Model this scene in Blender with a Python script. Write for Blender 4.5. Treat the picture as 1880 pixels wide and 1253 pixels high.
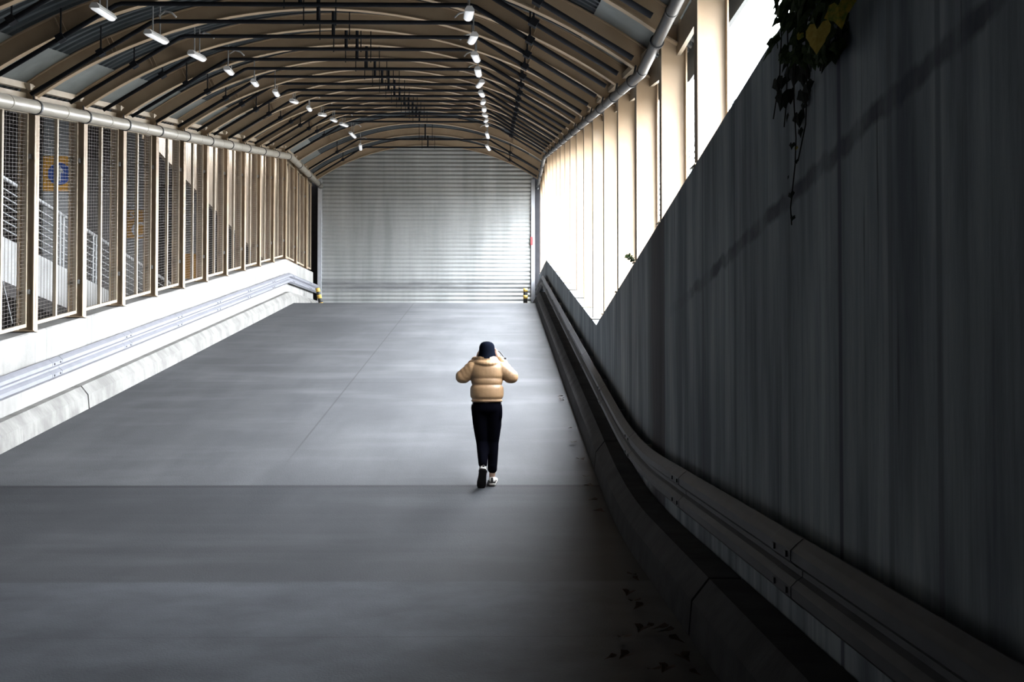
import bpy, bmesh, math, random
from mathutils import Vector, Matrix, Euler
random.seed(7)
S = bpy.context.scene
C = S.collection
for o in list(bpy.data.objects): bpy.data.objects.remove(o)

# ---------------------------------------------------------------- camera, sky, exposure
CAM_Z = 1.73
cd = bpy.data.cameras.new('camera'); cd.sensor_width = 36.0; cd.lens = 36.0*1800/1880
cd.clip_start = 0.05; cd.clip_end = 400
cam = bpy.data.objects.new('camera', cd); C.objects.link(cam)
cam.location = (0, 0, CAM_Z)
cam.rotation_euler = (math.radians(90+1.19), 0, math.radians(-0.796))
S.camera = cam
w = bpy.data.worlds.new('overcast_sky'); S.world = w; w.use_nodes = True
bg = w.node_tree.nodes['Background']
_t = w.node_tree
_tc = _t.nodes.new('ShaderNodeTexCoord'); _sx = _t.nodes.new('ShaderNodeSeparateXYZ'); _t.links.new(_tc.outputs['Generated'], _sx.inputs[0])
_cr = _t.nodes.new('ShaderNodeValToRGB'); _t.links.new(_sx.outputs[2], _cr.inputs[0])
_cr.color_ramp.elements[0].position = 0.0; _cr.color_ramp.elements[0].color = (.19, .187, .178, 1)     # ground below the horizon
_cr.color_ramp.elements[1].position = 0.02; _cr.color_ramp.elements[1].color = (0.91, 0.955, 1.0, 1)
for _p, _v in ((.30, .95), (.7, 1.75), (1.0, 2.1)):                     # overcast, brighter towards the zenith
    _e = _cr.color_ramp.elements.new(_p); _e.color = (.91*_v, .955*_v, 1.0*_v, 1)
_vd = _t.nodes.new('ShaderNodeVectorMath'); _vd.operation = 'DOT_PRODUCT'; _t.links.new(_tc.outputs['Generated'], _vd.inputs[0])
_vd.inputs[1].default_value = Vector((.62, .58, .53)).normalized()          # the sun behind the cloud, ahead and to the open side
_mr = _t.nodes.new('ShaderNodeMapRange'); _mr.interpolation_type = 'SMOOTHSTEP'; _t.links.new(_vd.outputs['Value'], _mr.inputs[0])
_mr.inputs[1].default_value = -.4; _mr.inputs[2].default_value = .8; _mr.inputs[3].default_value = .55; _mr.inputs[4].default_value = 1.25
_mm = _t.nodes.new('ShaderNodeVectorMath'); _mm.operation = 'SCALE'; _t.links.new(_cr.outputs[0], _mm.inputs[0]); _t.links.new(_mr.outputs[0], _mm.inputs['Scale'])
_t.links.new(_mm.outputs[0], bg.inputs[0]); bg.inputs[1].default_value = 10.0
S.view_settings.view_transform = 'Standard'; S.view_settings.look = 'None'
S.view_settings.gamma = 1.0; S.view_settings.use_curve_mapping = False
S.view_settings.exposure = 2.3

# ---------------------------------------------------------------- site profile
SL, Y0, Y1 = 0.168, 10.1, 31.6            # ramp slope, foot, crest
ZT = SL*(Y1-Y0)
YA, YB = -5.0, 37.4
def zr(y):                                 # sharp profile (roof, pipes)
    return 0.0 if y < Y0 else (SL*(y-Y0) if y < Y1 else ZT)
def zf(y, w=1.6):                          # floor profile, eased at the foot
    if y < Y0-w: return 0.0
    if y < Y0+w: return SL*(y-Y0+w)**2/(4*w)
    return min(SL*(y-Y0), ZT)
def span(a, b, step=0.8, extra=()):
    ks = {a, b}
    y = a
    while y < b: ks.add(round(y, 4)); y += step
    for e in (Y0, Y1, Y0-1.2, Y0-.8, Y0-.4, Y0+.4, Y0+.8, Y0+1.2)+tuple(extra):
        if a < e < b: ks.add(e)
    return sorted(ks)
XC, HALF, RISE, SPR = -2.63, 4.2, 1.33, 4.9
RAD = (HALF*HALF+RISE*RISE)/(2*RISE); ZC = SPR+RISE-RAD; AMAX = math.asin(HALF/RAD)
XL, XR = -6.85, 1.55                       # inner faces of the two side walls
PITCH = 1.704
def frame_y(i): return (8.54+i)*PITCH
def wall_top(y): return 2.31+0.124*(15.5-y) if y < 15.5 else zf(y)+1.40

ORD = ['zeroth','first','second','third','fourth','fifth','sixth','seventh','eighth','ninth','tenth','eleventh','twelfth',
       'thirteenth','fourteenth','fifteenth','sixteenth','seventeenth','eighteenth','nineteenth','twentieth','twenty-first','twenty-second','twenty-third']

# ---------------------------------------------------------------- mesh helpers
class MB:
    def __init__(s): s.v = []; s.f = []
    def add(s, vs, fs):
        o = len(s.v); s.v += [tuple(p) for p in vs]; s.f += [tuple(i+o for i in f) for f in fs]; return s
    def box(s, x0, x1, y0, y1, z0, z1):
        return s.sbox(x0, x1, y0, y1, z0, z1, z0, z1)
    def sbox(s, x0, x1, y0, y1, a0, a1, b0, b1):   # z range a at y0, b at y1
        vs = [(x0,y0,a0),(x1,y0,a0),(x1,y1,b0),(x0,y1,b0),(x0,y0,a1),(x1,y0,a1),(x1,y1,b1),(x0,y1,b1)]
        return s.add(vs, [(0,3,2,1),(4,5,6,7),(0,1,5,4),(1,2,6,5),(2,3,7,6),(3,0,4,7)])
    def obox(s, c, ax, ay, az):                     # centre and three half axes
        c, ax, ay, az = map(Vector, (c, ax, ay, az)); vs = []
        for k in (-1, 1):
            for a, b in ((-1,-1),(1,-1),(1,1),(-1,1)): vs.append(c+a*ax+b*ay+k*az)
        return s.add(vs, [(0,3,2,1),(4,5,6,7),(0,1,5,4),(1,2,6,5),(2,3,7,6),(3,0,4,7)])
    def sweep(s, poly, ys, prof=zf, caps=True):     # (x,z) section along y
        n = len(poly); vs = []
        for y in ys:
            d = prof(y)
            vs += [(x, y, z+d) for x, z in poly]
        fs = []
        for k in range(len(ys)-1):
            for i in range(n):
                j = (i+1) % n
                fs.append((k*n+i, k*n+j, (k+1)*n+j, (k+1)*n+i))
        if caps: fs += [tuple(range(n-1, -1, -1)), tuple((len(ys)-1)*n+i for i in range(n))]
        return s.add(vs, fs)
    def tube(s, pts, r, n=8, caps=True):
        pts = [Vector(p) for p in pts]; m = len(pts)
        rs = r if isinstance(r, (list, tuple)) else [r]*m
        vs = []; pu = None
        for k, p in enumerate(pts):
            t = (pts[min(k+1, m-1)]-pts[max(k-1, 0)]).normalized()
            if pu is None:
                pu = Vector((0,0,1)) if abs(t.z) < .9 else Vector((1,0,0))
            u = (pu-t*pu.dot(t)).normalized(); pu = u; v = t.cross(u)
            sc = 1.0
            if 0 < k < m-1:
                a = (pts[k]-pts[k-1]).normalized(); c = max(.5, math.sqrt(max(.0, (1+a.dot((pts[k+1]-pts[k]).normalized()))/2))); sc = 1/c
                sc = 1+(sc-1)*.5
            for i in range(n):
                a = 2*math.pi*i/n
                vs.append(p+(u*math.cos(a)+v*math.sin(a))*rs[k]*sc)
        fs = []
        for k in range(m-1):
            for i in range(n):
                j = (i+1) % n
                fs.append((k*n+i, k*n+j, (k+1)*n+j, (k+1)*n+i))
        if caps: fs += [tuple(range(n-1, -1, -1)), tuple((m-1)*n+i for i in range(n))]
        return s.add(vs, fs)
    def sup(s, c, r, e1=1.0, e2=1.0, n=24, m=14, rot=None):   # superellipsoid
        def pw(v, e): return math.copysign(abs(v)**e, v)
        vs = []; c = Vector(c)
        for k in range(1, m):
            ph = -math.pi/2+math.pi*k/m
            for i in range(n):
                th = 2*math.pi*i/n
                p = Vector((r[0]*pw(math.cos(ph), e1)*pw(math.cos(th), e2), r[1]*pw(math.cos(ph), e1)*pw(math.sin(th), e2), r[2]*pw(math.sin(ph), e1)))
                vs.append(c+(rot @ p if rot else p))
        lo = Vector((0,0,-r[2])); hi = Vector((0,0,r[2]))
        vs += [c+(rot @ lo if rot else lo), c+(rot @ hi if rot else hi)]
        a = (m-1)*n; fs = []
        for k in range(m-2):
            for i in range(n):
                j = (i+1) % n; fs.append((k*n+i, k*n+j, (k+1)*n+j, (k+1)*n+i))
        for i in range(n):
            j = (i+1) % n; fs += [(j, i, a), ((m-2)*n+i, (m-2)*n+j, a+1)]
        return s.add(vs, fs)
    def limb(s, pts, radii, n=16):
        s.tube(pts, list(radii), n)
        for p, r in zip(pts, radii): s.sup(p, (r, r, r), n=n, m=10)
        return s
    def mesh(s, name, org=(0,0,0), smooth=False):
        me = bpy.data.meshes.new(name); ox, oy, oz = org
        me.from_pydata([(x-ox, y-oy, z-oz) for x, y, z in s.v], [], s.f)
        bm = bmesh.new(); bm.from_mesh(me); bmesh.ops.recalc_face_normals(bm, faces=bm.faces); bm.to_mesh(me); bm.free()
        if smooth:
            for p in me.polygons: p.use_smooth = True
        return me
ORG = {}
def put(name, me, m, parent=None, org=None):
    if isinstance(m, (list, tuple)):
        for q in m: me.materials.append(q)
    elif m and not me.materials: me.materials.append(m)
    o = bpy.data.objects.new(name, me); C.objects.link(o)
    if parent: o.parent = parent; ORG[o.name] = ORG[parent.name]
    else:
        o.location = org or (0,0,0); ORG[o.name] = tuple(org or (0,0,0))
    return o
def part(name, mb, m, parent, smooth=False, label=None):
    o = put(name, mb.mesh(name, ORG[parent.name], smooth), m, parent)
    if label: o['label'] = label
    return o
def solo(name, mb, m, label, cat, org=(0,0,0), group=None, smooth=False):
    o = put(name, mb.mesh(name, org, smooth), m, None, org)
    return tag(o, label, cat, group)
def tag(o, label, cat, group=None):
    o['label'] = label; o['category'] = cat
    if group: o['group'] = group
    return o
def struct(name, mb, m, label, cat, smooth=False, parent=None):
    if parent: return part(name, mb, m, parent, smooth)
    o = put(name, mb.mesh(name, (0,0,0), smooth), m); o['kind'] = 'structure'
    return tag(o, label, cat)
def thing(name, loc, label, cat, group=None):
    o = bpy.data.objects.new(name, None); C.objects.link(o); o.location = loc; o.empty_display_size = .2
    ORG[o.name] = tuple(loc)
    return tag(o, label, cat, group)

# ---------------------------------------------------------------- materials
class NT:
    def __init__(s, name):
        s.m = bpy.data.materials.new(name); s.m.use_nodes = True; s.t = s.m.node_tree
        s.b = s.t.nodes['Principled BSDF']; s.pos = s.t.nodes.new('ShaderNodeNewGeometry').outputs['Position']
    def n(s, ty, **kw):
        q = s.t.nodes.new(ty)
        for k, v in kw.items(): setattr(q, k, v)
        return q
    def link(s, a, b): s.t.links.new(a, b)
    def setin(s, sock, v):
        if hasattr(v, 'is_output') or hasattr(v, 'links'): s.link(v, sock)
        else: sock.default_value = v
    def math(s, op, a, b=0.0, c=None, clamp=False):
        q = s.n('ShaderNodeMath', operation=op); q.use_clamp = clamp
        s.setin(q.inputs[0], a); s.setin(q.inputs[1], b)
        if c is not None: s.setin(q.inputs[2], c)
        return q.outputs[0]
    def xyz(s):
        q = s.n('ShaderNodeSeparateXYZ'); s.link(s.pos, q.inputs[0]); return q.outputs
    def noise(s, scale=(1,1,1), sc=1.0, detail=4, rough=.55, dist=0.0):
        mp = s.n('ShaderNodeMapping'); mp.inputs['Scale'].default_value = scale; s.link(s.pos, mp.inputs[0])
        q = s.n('ShaderNodeTexNoise'); q.inputs['Scale'].default_value = sc; q.inputs['Detail'].default_value = detail
        q.inputs['Roughness'].default_value = rough; q.inputs['Distortion'].default_value = dist
        s.link(mp.outputs[0], q.inputs['Vector']); return q.outputs['Fac']
    def ramp(s, fac, a, b, lo=0.0, hi=1.0):       # remap
        q = s.n('ShaderNodeMapRange'); q.clamp = True
        s.setin(q.inputs[0], fac); q.inputs[1].default_value = a; q.inputs[2].default_value = b
        q.inputs[3].default_value = lo; q.inputs[4].default_value = hi
        return q.outputs[0]
    def mix(s, fac, a, b, mode='MIX'):
        q = s.n('ShaderNodeMix', data_type='RGBA', blend_type=mode)
        s.setin(q.inputs[0], fac); s.setin(q.inputs[6], a if not isinstance(a, tuple) else a+(1,)*(4-len(a)))
        s.setin(q.inputs[7], b if not isinstance(b, tuple) else b+(1,)*(4-len(b)))
        return q.outputs[2]
    def line(s, coord, at, wd):                   # 1 on the line, 0 off it
        d = s.math('ABSOLUTE', s.math('SUBTRACT', coord, at))
        return s.ramp(d, wd*.5, wd, 1.0, 0.0)
    def bump(s, h, st=.2, dist=.01):
        q = s.n('ShaderNodeBump'); q.inputs['Strength'].default_value = st; q.inputs['Distance'].default_value = dist
        s.link(h, q.inputs['Height']); s.link(q.outputs[0], s.b.inputs['Normal'])
    def done(s, col, rough=.7, metal=0.0, k=.5):
        if k != 1: col = s.mix(1.0, col, (k,k,k), 'MULTIPLY')      # even scale on the base colour; the default cuts bounced light
        s.setin(s.b.inputs['Base Color'], col if not isinstance(col, tuple) else col+(1,)*(4-len(col)))
        if rough > .65: s.b.inputs['Specular IOR Level'].default_value = .12
        s.setin(s.b.inputs['Roughness'], rough); s.b.inputs['Metallic'].default_value = metal
        return s.m
def simple(name, c, rough=.6, metal=0.0, var=.18, sc=6.0, bump=0.0):
    t = NT(name); f = t.noise(sc=sc)
    col = t.mix(t.ramp(f, .3, .7), tuple(x*(1-var) for x in c), tuple(min(1, x*(1+var)) for x in c))
    if bump: t.bump(t.noise(sc=sc*8), bump)
    return t.done(col, rough, metal)
def emit(name, c, st):
    t = NT(name); t.b.inputs['Emission Color'].default_value = c+(1,); t.b.inputs['Emission Strength'].default_value = st
    return t.done(c, .4)

def m_floor():
    t = NT('ramp_concrete'); x, y, z = t.xyz()
    base = t.mix(t.ramp(t.noise(sc=.5, detail=6), .35, .65), (.076,.079,.086), (.124,.128,.137))
    base = t.mix(t.ramp(t.noise(scale=(1.2,.16,1), sc=1.3, detail=5), .42, .68, 0, .7), base, (.07,.074,.082))   # tyre-worn streaks
    base = t.mix(t.ramp(t.noise(scale=(.35,1.3,1), sc=1.1, detail=6), .5, .75, 0, .4), base, (.215,.22,.232))
    base = t.mix(t.ramp(t.noise(sc=95, detail=2), .3, .7, 0, .35), base, (.08,.083,.09))
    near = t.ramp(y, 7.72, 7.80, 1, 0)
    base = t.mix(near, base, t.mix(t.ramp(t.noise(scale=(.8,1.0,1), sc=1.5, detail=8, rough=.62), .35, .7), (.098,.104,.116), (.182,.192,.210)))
    base = t.mix(t.ramp(y, 11.60, 11.64, 1, 0), base, t.mix(1.0, base, (.52,.53,.55), 'MULTIPLY'))   # foreground shade painted into the slab colour at the foot
    J = t.line(y, 11.62, .06)
    for a, wd, k in ((18.05,.02,.5), (7.76,.015,.35), (6.2,.012,.4)):
        J = t.math('MAXIMUM', J, t.math('MULTIPLY', t.line(y, a, wd), k))
    J = t.math('MAXIMUM', J, t.math('MULTIPLY', t.math('MULTIPLY', t.line(x, -2.72, .018), t.ramp(y, 12.5, 14, 0, 1)), .6))
    base = t.mix(t.math('MULTIPLY', J, .85), base, (.03,.03,.035))
    t.bump(t.noise(sc=60, detail=4), .25, .01)
    return t.done(base, .72)
def m_wall_right():
    t = NT('weathered_concrete'); x, y, z = t.xyz()
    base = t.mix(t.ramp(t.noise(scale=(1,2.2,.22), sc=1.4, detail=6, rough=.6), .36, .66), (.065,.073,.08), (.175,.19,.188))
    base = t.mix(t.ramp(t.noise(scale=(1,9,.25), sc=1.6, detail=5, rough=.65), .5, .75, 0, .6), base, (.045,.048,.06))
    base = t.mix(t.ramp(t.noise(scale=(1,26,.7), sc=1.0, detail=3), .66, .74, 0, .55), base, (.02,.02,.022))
    wet = t.math('MULTIPLY', t.ramp(y, 9.10, 9.16), t.ramp(y, 9.75, 10.2, 1, 0))
    base = t.mix(t.math('MULTIPLY', wet, .75), base, (.022,.017,.018))
    lz = t.math('SUBTRACT', z, t.math('ADD', 3.213, t.math('MULTIPLY', y, -.118)))
    lz = t.math('ADD', lz, t.math('MULTIPLY', t.math('SUBTRACT', t.noise(scale=(1,3,1), sc=2.0, detail=3), .5), .12))
    band = t.math('MULTIPLY', t.line(lz, 0.0, .06), t.ramp(y, 7.5, 9.0, 1, 0))
    base = t.mix(t.math('MULTIPLY', band, t.ramp(t.noise(scale=(1,1.5,1), sc=2.2, detail=5), .32, .62, .08, .75)), base, (.02,.02,.027))
    J = None
    for a, k in ((4.42,.9), (3.42,.55), (3.85,.4), (6.4,.45), (7.4,.5), (9.13,.9), (12.4,.6), (13.6,.4), (11.2,.5), (5.2,.3), (17.5,.5), (21,.5)):
        l = t.math('MULTIPLY', t.line(y, a, .03), k); J = l if J is None else t.math('MAXIMUM', J, l)
    base = t.mix(J, base, (.04,.04,.05))
    moss = t.ramp(t.noise(scale=(1,14,1.6), sc=1.2, detail=4), .52, .66, 0, .8)
    t.bump(t.noise(scale=(1,3,.6), sc=14, detail=5), .25, .012)
    return t.done(t.mix(1.0, base, (.97,1.0,1.06), 'MULTIPLY'), .85, 0, 1.8)
def m_wall_left():
    t = NT('pale_concrete'); x, y, z = t.xyz()
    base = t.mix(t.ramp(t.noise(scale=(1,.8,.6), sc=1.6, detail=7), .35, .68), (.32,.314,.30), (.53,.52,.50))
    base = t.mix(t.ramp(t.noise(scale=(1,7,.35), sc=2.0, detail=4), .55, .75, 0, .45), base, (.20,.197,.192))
    J = None
    for a in (14.6, 16.6, 19.4, 22.2, 25.4, 28.6, 31.5):
        l = t.line(y, a, .018); J = l if J is None else t.math('MAXIMUM', J, l)
    base = t.mix(t.math('MULTIPLY', J, .5), base, (.25,.25,.26))
    t.bump(t.noise(sc=18, detail=5), .2, .01)
    return t.done(base, .8)
def m_curb(name, a, b):
    t = NT(name)
    base = t.mix(t.ramp(t.noise(scale=(1,1.4,1), sc=2.5, detail=6), .35, .66), a, b)
    base = t.mix(t.ramp(t.noise(scale=(2,16,1), sc=1.2, detail=3), .55, .75, 0, .4), base, tuple(q*.55 for q in a))
    t.bump(t.noise(sc=40, detail=4), .3, .01)
    return t.done(base, .82)
def m_shutter():
    t = NT('galvanised_slats'); x, y, z = t.xyz()
    base = t.mix(t.ramp(t.noise(scale=(1.2,1,.12), sc=1.4, detail=4), .36, .64), (.42,.44,.44), (.58,.60,.60))
    base = t.mix(t.ramp(t.noise(scale=(.6,1,2.2), sc=3, detail=6), .55, .72, 0, .3), base, (.36,.38,.38))
    dirt = t.math('MULTIPLY', t.ramp(z, 4.35, 4.45), t.ramp(z, 4.72, 4.85, 1, 0))
    base = t.mix(t.math('MULTIPLY', dirt, t.ramp(t.noise(scale=(.8,1,3), sc=2.5, detail=6), .3, .6, .35, .8)), base, (.24,.25,.26))
    return t.done(base, .5, .35)
def m_tan():
    t = NT('tan_paint')
    base = t.mix(t.ramp(t.noise(sc=2.0, detail=5), .35, .68), (.50,.365,.235), (.62,.465,.31))
    base = t.mix(t.ramp(t.noise(sc=1.1, detail=3), .66, .72, 0, .5), base, (.55,.48,.38))
    return t.done(base, .55)

M = dict(
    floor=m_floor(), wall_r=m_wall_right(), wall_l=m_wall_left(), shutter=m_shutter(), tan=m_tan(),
    curb_l=m_curb('pale_curb_concrete', (.23,.225,.215), (.36,.352,.335)), curb_r=m_curb('shaded_curb_concrete', (.045,.046,.05), (.085,.085,.09)),  # right curb: same concrete, its shade put into a darker colour
    rail=simple('grey_rail_paint', (.30,.305,.345), .5, .2, .1), rail_r=simple('shaded_rail_paint', (.07,.072,.082), .6, .2, .2),  # right rail: darker copy of the rail paint, shade painted in
    cream=simple('cream_paint', (.50,.41,.30), .55, 0, .1), deck=simple('blue_grey_deck', (.085,.105,.12), .5, .3, .25, 3),
    sheet=simple('pale_eave_sheet', (.30,.33,.33), .55, .2, .15, 4), black=simple('black_pipe_paint', (.016,.018,.024), .75),
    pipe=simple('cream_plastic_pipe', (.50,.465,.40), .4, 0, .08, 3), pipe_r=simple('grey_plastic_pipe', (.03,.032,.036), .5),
    band=simple('dark_clamp', (.06,.065,.075), .5, .4), white=simple('white_enamel', (.8,.81,.82), .4, 0, .04),
    tube=emit('fluorescent_tube', (.95,.97,1.0), 0.12), galv=simple('galvanised_steel', (.5,.52,.54), .4, .6, .1),
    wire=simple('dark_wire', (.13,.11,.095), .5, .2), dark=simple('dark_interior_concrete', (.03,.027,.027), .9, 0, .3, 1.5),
    guide=simple('pale_guide_steel', (.58,.61,.66), .45, .2, .08), blackgap=simple('dark_back_wall', (.03,.03,.035), .9),
    yellow=simple('yellow_paint', (.80,.52,.10), .5, 0, .1), blk=simple('black_rubber', (.02,.02,.02), .6),
    red=simple('red_plate_paint', (.75,.05,.06), .4, 0, .05), pillar=simple('white_pillar_paint', (.44,.45,.46), .7, 0, .06, 2),
    orange=simple('orange_paint', (.75,.36,.03), .6, 0, .06), blue=simple('blue_sign_paint', (.03,.09,.42), .5, 0, .05),
    handrail=simple('white_handrail', (.24,.25,.26), .5, .2, .06), rust=simple('brown_steel', (.16,.09,.06), .6, .1, .25),
    rampwall=simple('grey_parapet_concrete', (.30,.30,.30), .8, 0, .2, 1.5),
    clad=simple('tan_cladding', (.24,.175,.115), .6, 0, .18, 1.2),
)

# ---------------------------------------------------------------- floor and side walls
ys = span(YA, YB, .8)
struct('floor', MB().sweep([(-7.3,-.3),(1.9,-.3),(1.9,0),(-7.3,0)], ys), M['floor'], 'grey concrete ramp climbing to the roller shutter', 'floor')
mb = MB(); yw = sorted(set(span(YA, YB, 1.2)+[15.5])); vs = []
for y in yw:
    t = wall_top(y); vs += [(XR,y,-.4),(XR+.38,y,-.4),(XR+.38,y,t),(XR,y,t)]
n = len(yw); fs = []
for k in range(n-1):
    for i in range(4):
        j = (i+1) % 4; fs.append((k*4+i, k*4+j, k*4+4+j, k*4+4+i))
fs += [(3,2,1,0), tuple((n-1)*4+i for i in range(4))]
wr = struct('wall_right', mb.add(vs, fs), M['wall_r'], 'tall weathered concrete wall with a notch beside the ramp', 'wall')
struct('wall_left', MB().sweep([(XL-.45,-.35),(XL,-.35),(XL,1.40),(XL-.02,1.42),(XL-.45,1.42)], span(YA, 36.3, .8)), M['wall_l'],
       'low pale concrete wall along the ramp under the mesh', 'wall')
struct('wall_back', MB().box(-9.5, 3.2, YB+.35, YB+.6, 0, 11.0), M['blackgap'], 'dark wall behind the roller shutter', 'wall')
struct('wall_behind_added', MB().box(-16, 2.2, YA-.3, YA, -.3, 8), M['dark'], 'added unseen dark wall that keeps light out behind the viewpoint', 'wall')  # unseen wall added to darken the foreground
struct('wall_near_added', MB().box(-7.3, -6.95, YA, -4, 1.43, 5.6).box(-7.3, -6.95, -1.6, 9.5, 1.43, 5.6), M['dark'], 'added unseen dark wall before the mesh, gapped to let light in', 'wall')  # unseen wall added against stray light; gap left to brighten the right wall

struct('wall_right_upper_added', MB().box(XR+.01, XR+.36, YA, 5.2, 3.55, 5.35), M['dark'], 'added unseen block over the concrete wall, keeping light out', 'wall')  # unseen block added to shut out sky light near the viewpoint

# curbs: chamfered concrete blocks with open joints
def curb(x0, x1, sgn, a, b, m, label):
    # x0 road face, x1 wall face
    p = [(x0,0),(x0+sgn*.02,.22),(x0+sgn*.13,.36),(x1,.36),(x1,0)]
    solo('concrete_curb', MB().sweep(p, span(a, b, .8)), m, label, 'curb', (x0, a, 0))
for a, b, l in ((YA, 15.86, 'pale chamfered concrete curb under the first stretch of guardrail, in front of the gap'),
                (15.9, 31.6, 'pale chamfered concrete curb between the dark gap and the top of the ramp'),
                (31.62, 36.5, 'pale concrete curb end beside the leaning striped bollard')):
    curb(-6.58, XL+.012, -1, a, b, M['curb_l'], l)
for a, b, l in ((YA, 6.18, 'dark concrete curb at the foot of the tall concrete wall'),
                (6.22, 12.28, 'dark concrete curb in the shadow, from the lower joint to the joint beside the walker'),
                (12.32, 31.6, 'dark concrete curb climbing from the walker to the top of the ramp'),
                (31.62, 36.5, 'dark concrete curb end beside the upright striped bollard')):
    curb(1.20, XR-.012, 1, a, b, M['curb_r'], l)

# guardrails: two-ridge beam, bolts, splice plates, brackets
def guardrail(xf, xw, ztop, m, a, b, label, splice):
    s = 1 if xf > xw else -1
    t = thing('guardrail', (xf, a, 0), label, 'guardrail')
    h = .33
    prof = [(0,0),(.035,.03),(.06,.055),(.06,.105),(.03,.135),(.005,.15),(.005,.18),(.03,.195),(.06,.225),(.06,.275),(.035,.30),(0,.33)]
    out = [(xf-s*(.06-d), ztop-h+z) for d, z in prof]
    inn = [(xf-s*(.068-d), ztop-h+z) for d, z in reversed(prof)]
    part('beam', MB().sweep(out+inn, span(a, b, .7)), m, t)
    y = a+.8; k = 0
    while y < b-.2:
        mb = MB(); d = zf(y)
        lo, hi = sorted((xf-s*.066, xw+s*.005))
        mb.box(lo, hi, y-.05, y+.05, ztop-.26+d, ztop-.06+d)
        part('bracket', mb, M['galv'], t); y += 2.0
    y = a+splice
    while y < b-.2:
        q = MB(); so = [(px+s*.004, pz) for px, pz in out]; si = [(px+s*.001, pz) for px, pz in reversed(out)]
        q.sweep(so+si, [y-.16, y-.15, y+.15, y+.16])
        part('splice_plate', q, m, t)
        for dy in (-.1, .1):
            for z in (.08, .25):
                part('bolt', MB().obox((xf+s*.006, y+dy, ztop-h+z+zf(y+dy)), (.008,0,0), (0,.014,0), (0,0,.014)), M['band'], t)
        q = MB(); zz = zf(y+.17)
        q.sweep([(px+s*.0015, pz) for px, pz in out]+[(px-s*.002, pz) for px, pz in reversed(out)], [y+.165, y+.18])
        part('seam', q, M['band'], t); y += 2.85
    return t
guardrail(-6.68, XL, .97, M['rail'], 5.0, 36.6, 'pale lilac-grey two-ridge guardrail on the low pale wall', 1.4)
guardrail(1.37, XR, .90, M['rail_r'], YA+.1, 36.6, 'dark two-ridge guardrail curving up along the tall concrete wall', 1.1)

# ---------------------------------------------------------------- roof
def arc(r, a): return XC+r*math.sin(a), ZC+r*math.cos(a)
def deck_strip(a0, a1, r, y0, y1, na, ridge, skip=None):
    mb = MB(); yy = []
    y = y0
    if ridge:
        while y < y1:
            for dy, h in ((0,0),(.07,0),(.09,.035),(.16,.035)):
                if y+dy <= y1: yy.append((y+dy, h))
            y += .18
    else: yy = [(q, 0) for q in span(y0, y1, 1.0)]
    for e in (Y0, Y1):
        if y0 < e < y1 and not any(abs(q-e) < 1e-4 for q, _ in yy): yy.append((e, 0))
    yy.sort()
    vs = []
    for y, h in yy:
        for k in range(na+1):
            x, z = arc(r+h, a0+(a1-a0)*k/na); vs.append((x, y, z+zr(y)))
    fs = []
    for k in range(len(yy)-1):
        for i in range(na):
            if skip and skip(.5*(yy[k][0]+yy[k+1][0]), .5*(vs[k*(na+1)+i][0]+vs[k*(na+1)+i+1][0])): continue
            q = k*(na+1)+i; fs.append((q, q+1, q+na+2, q+na+1))
    return mb.add(vs, fs)
def slot(y, x):
    d = abs(x-XC); return 35.9 < y < 36.2 and 2.95 < d < 3.85 and int(d*9) % 4 != 0
AO = AMAX+.045
ceil = struct('ceiling', deck_strip(-AO, AO, RAD+.285, YA, YB+.3, 48, True, slot), M['deck'], 'vaulted roof of dark blue-grey ribbed sheet', 'ceiling')
mb = deck_strip(-AMAX-.01, -AMAX+.10, RAD+.272, YA, 35.6, 3, False); part('eave_sheet', mb, M['sheet'], ceil, label='pale sheet at the left eave')
mb = deck_strip(AMAX-.10, AMAX+.01, RAD+.272, YA, 35.6, 3, False); part('eave_sheet', mb, M['sheet'], ceil, label='pale sheet at the right eave')
# outer roof skin keeps daylight out of the ridges
def skin(a0, a1):
    return deck_strip(a0, a1, RAD+.36, YA, YB+.3, 24, False, slot)
part('outer_skin', skin(-AO, AO), M['deck'], ceil)

def I_arc(mb, y, d, r, wd, th, a0, a1, n=40):
    vs = []
    for k in range(n+1):
        a = a0+(a1-a0)*k/n
        for rr, yy in ((r, -wd/2), (r, wd/2), (r+th, wd/2), (r+th, -wd/2)):
            x, z = arc(rr, a); vs.append((x, y+yy, z+d))
    fs = []
    for k in range(n):
        for i in range(4):
            j = (i+1) % 4; fs.append((k*4+i, k*4+j, k*4+4+j, k*4+4+i))
    fs += [(3,2,1,0), tuple(n*4+i for i in range(4))]
    return mb.add(vs, fs)
def poly_plate(mb, pts, y0, y1):
    n = len(pts); vs = [(x, y0, z) for x, z in pts]+[(x, y1, z) for x, z in pts]
    fs = [tuple(range(n-1, -1, -1)), tuple(range(n, 2*n))]+[(i, (i+1) % n, n+(i+1) % n, n+i) for i in range(n)]
    return mb.add(vs, fs)
NFR = list(range(-4, 14))
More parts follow.
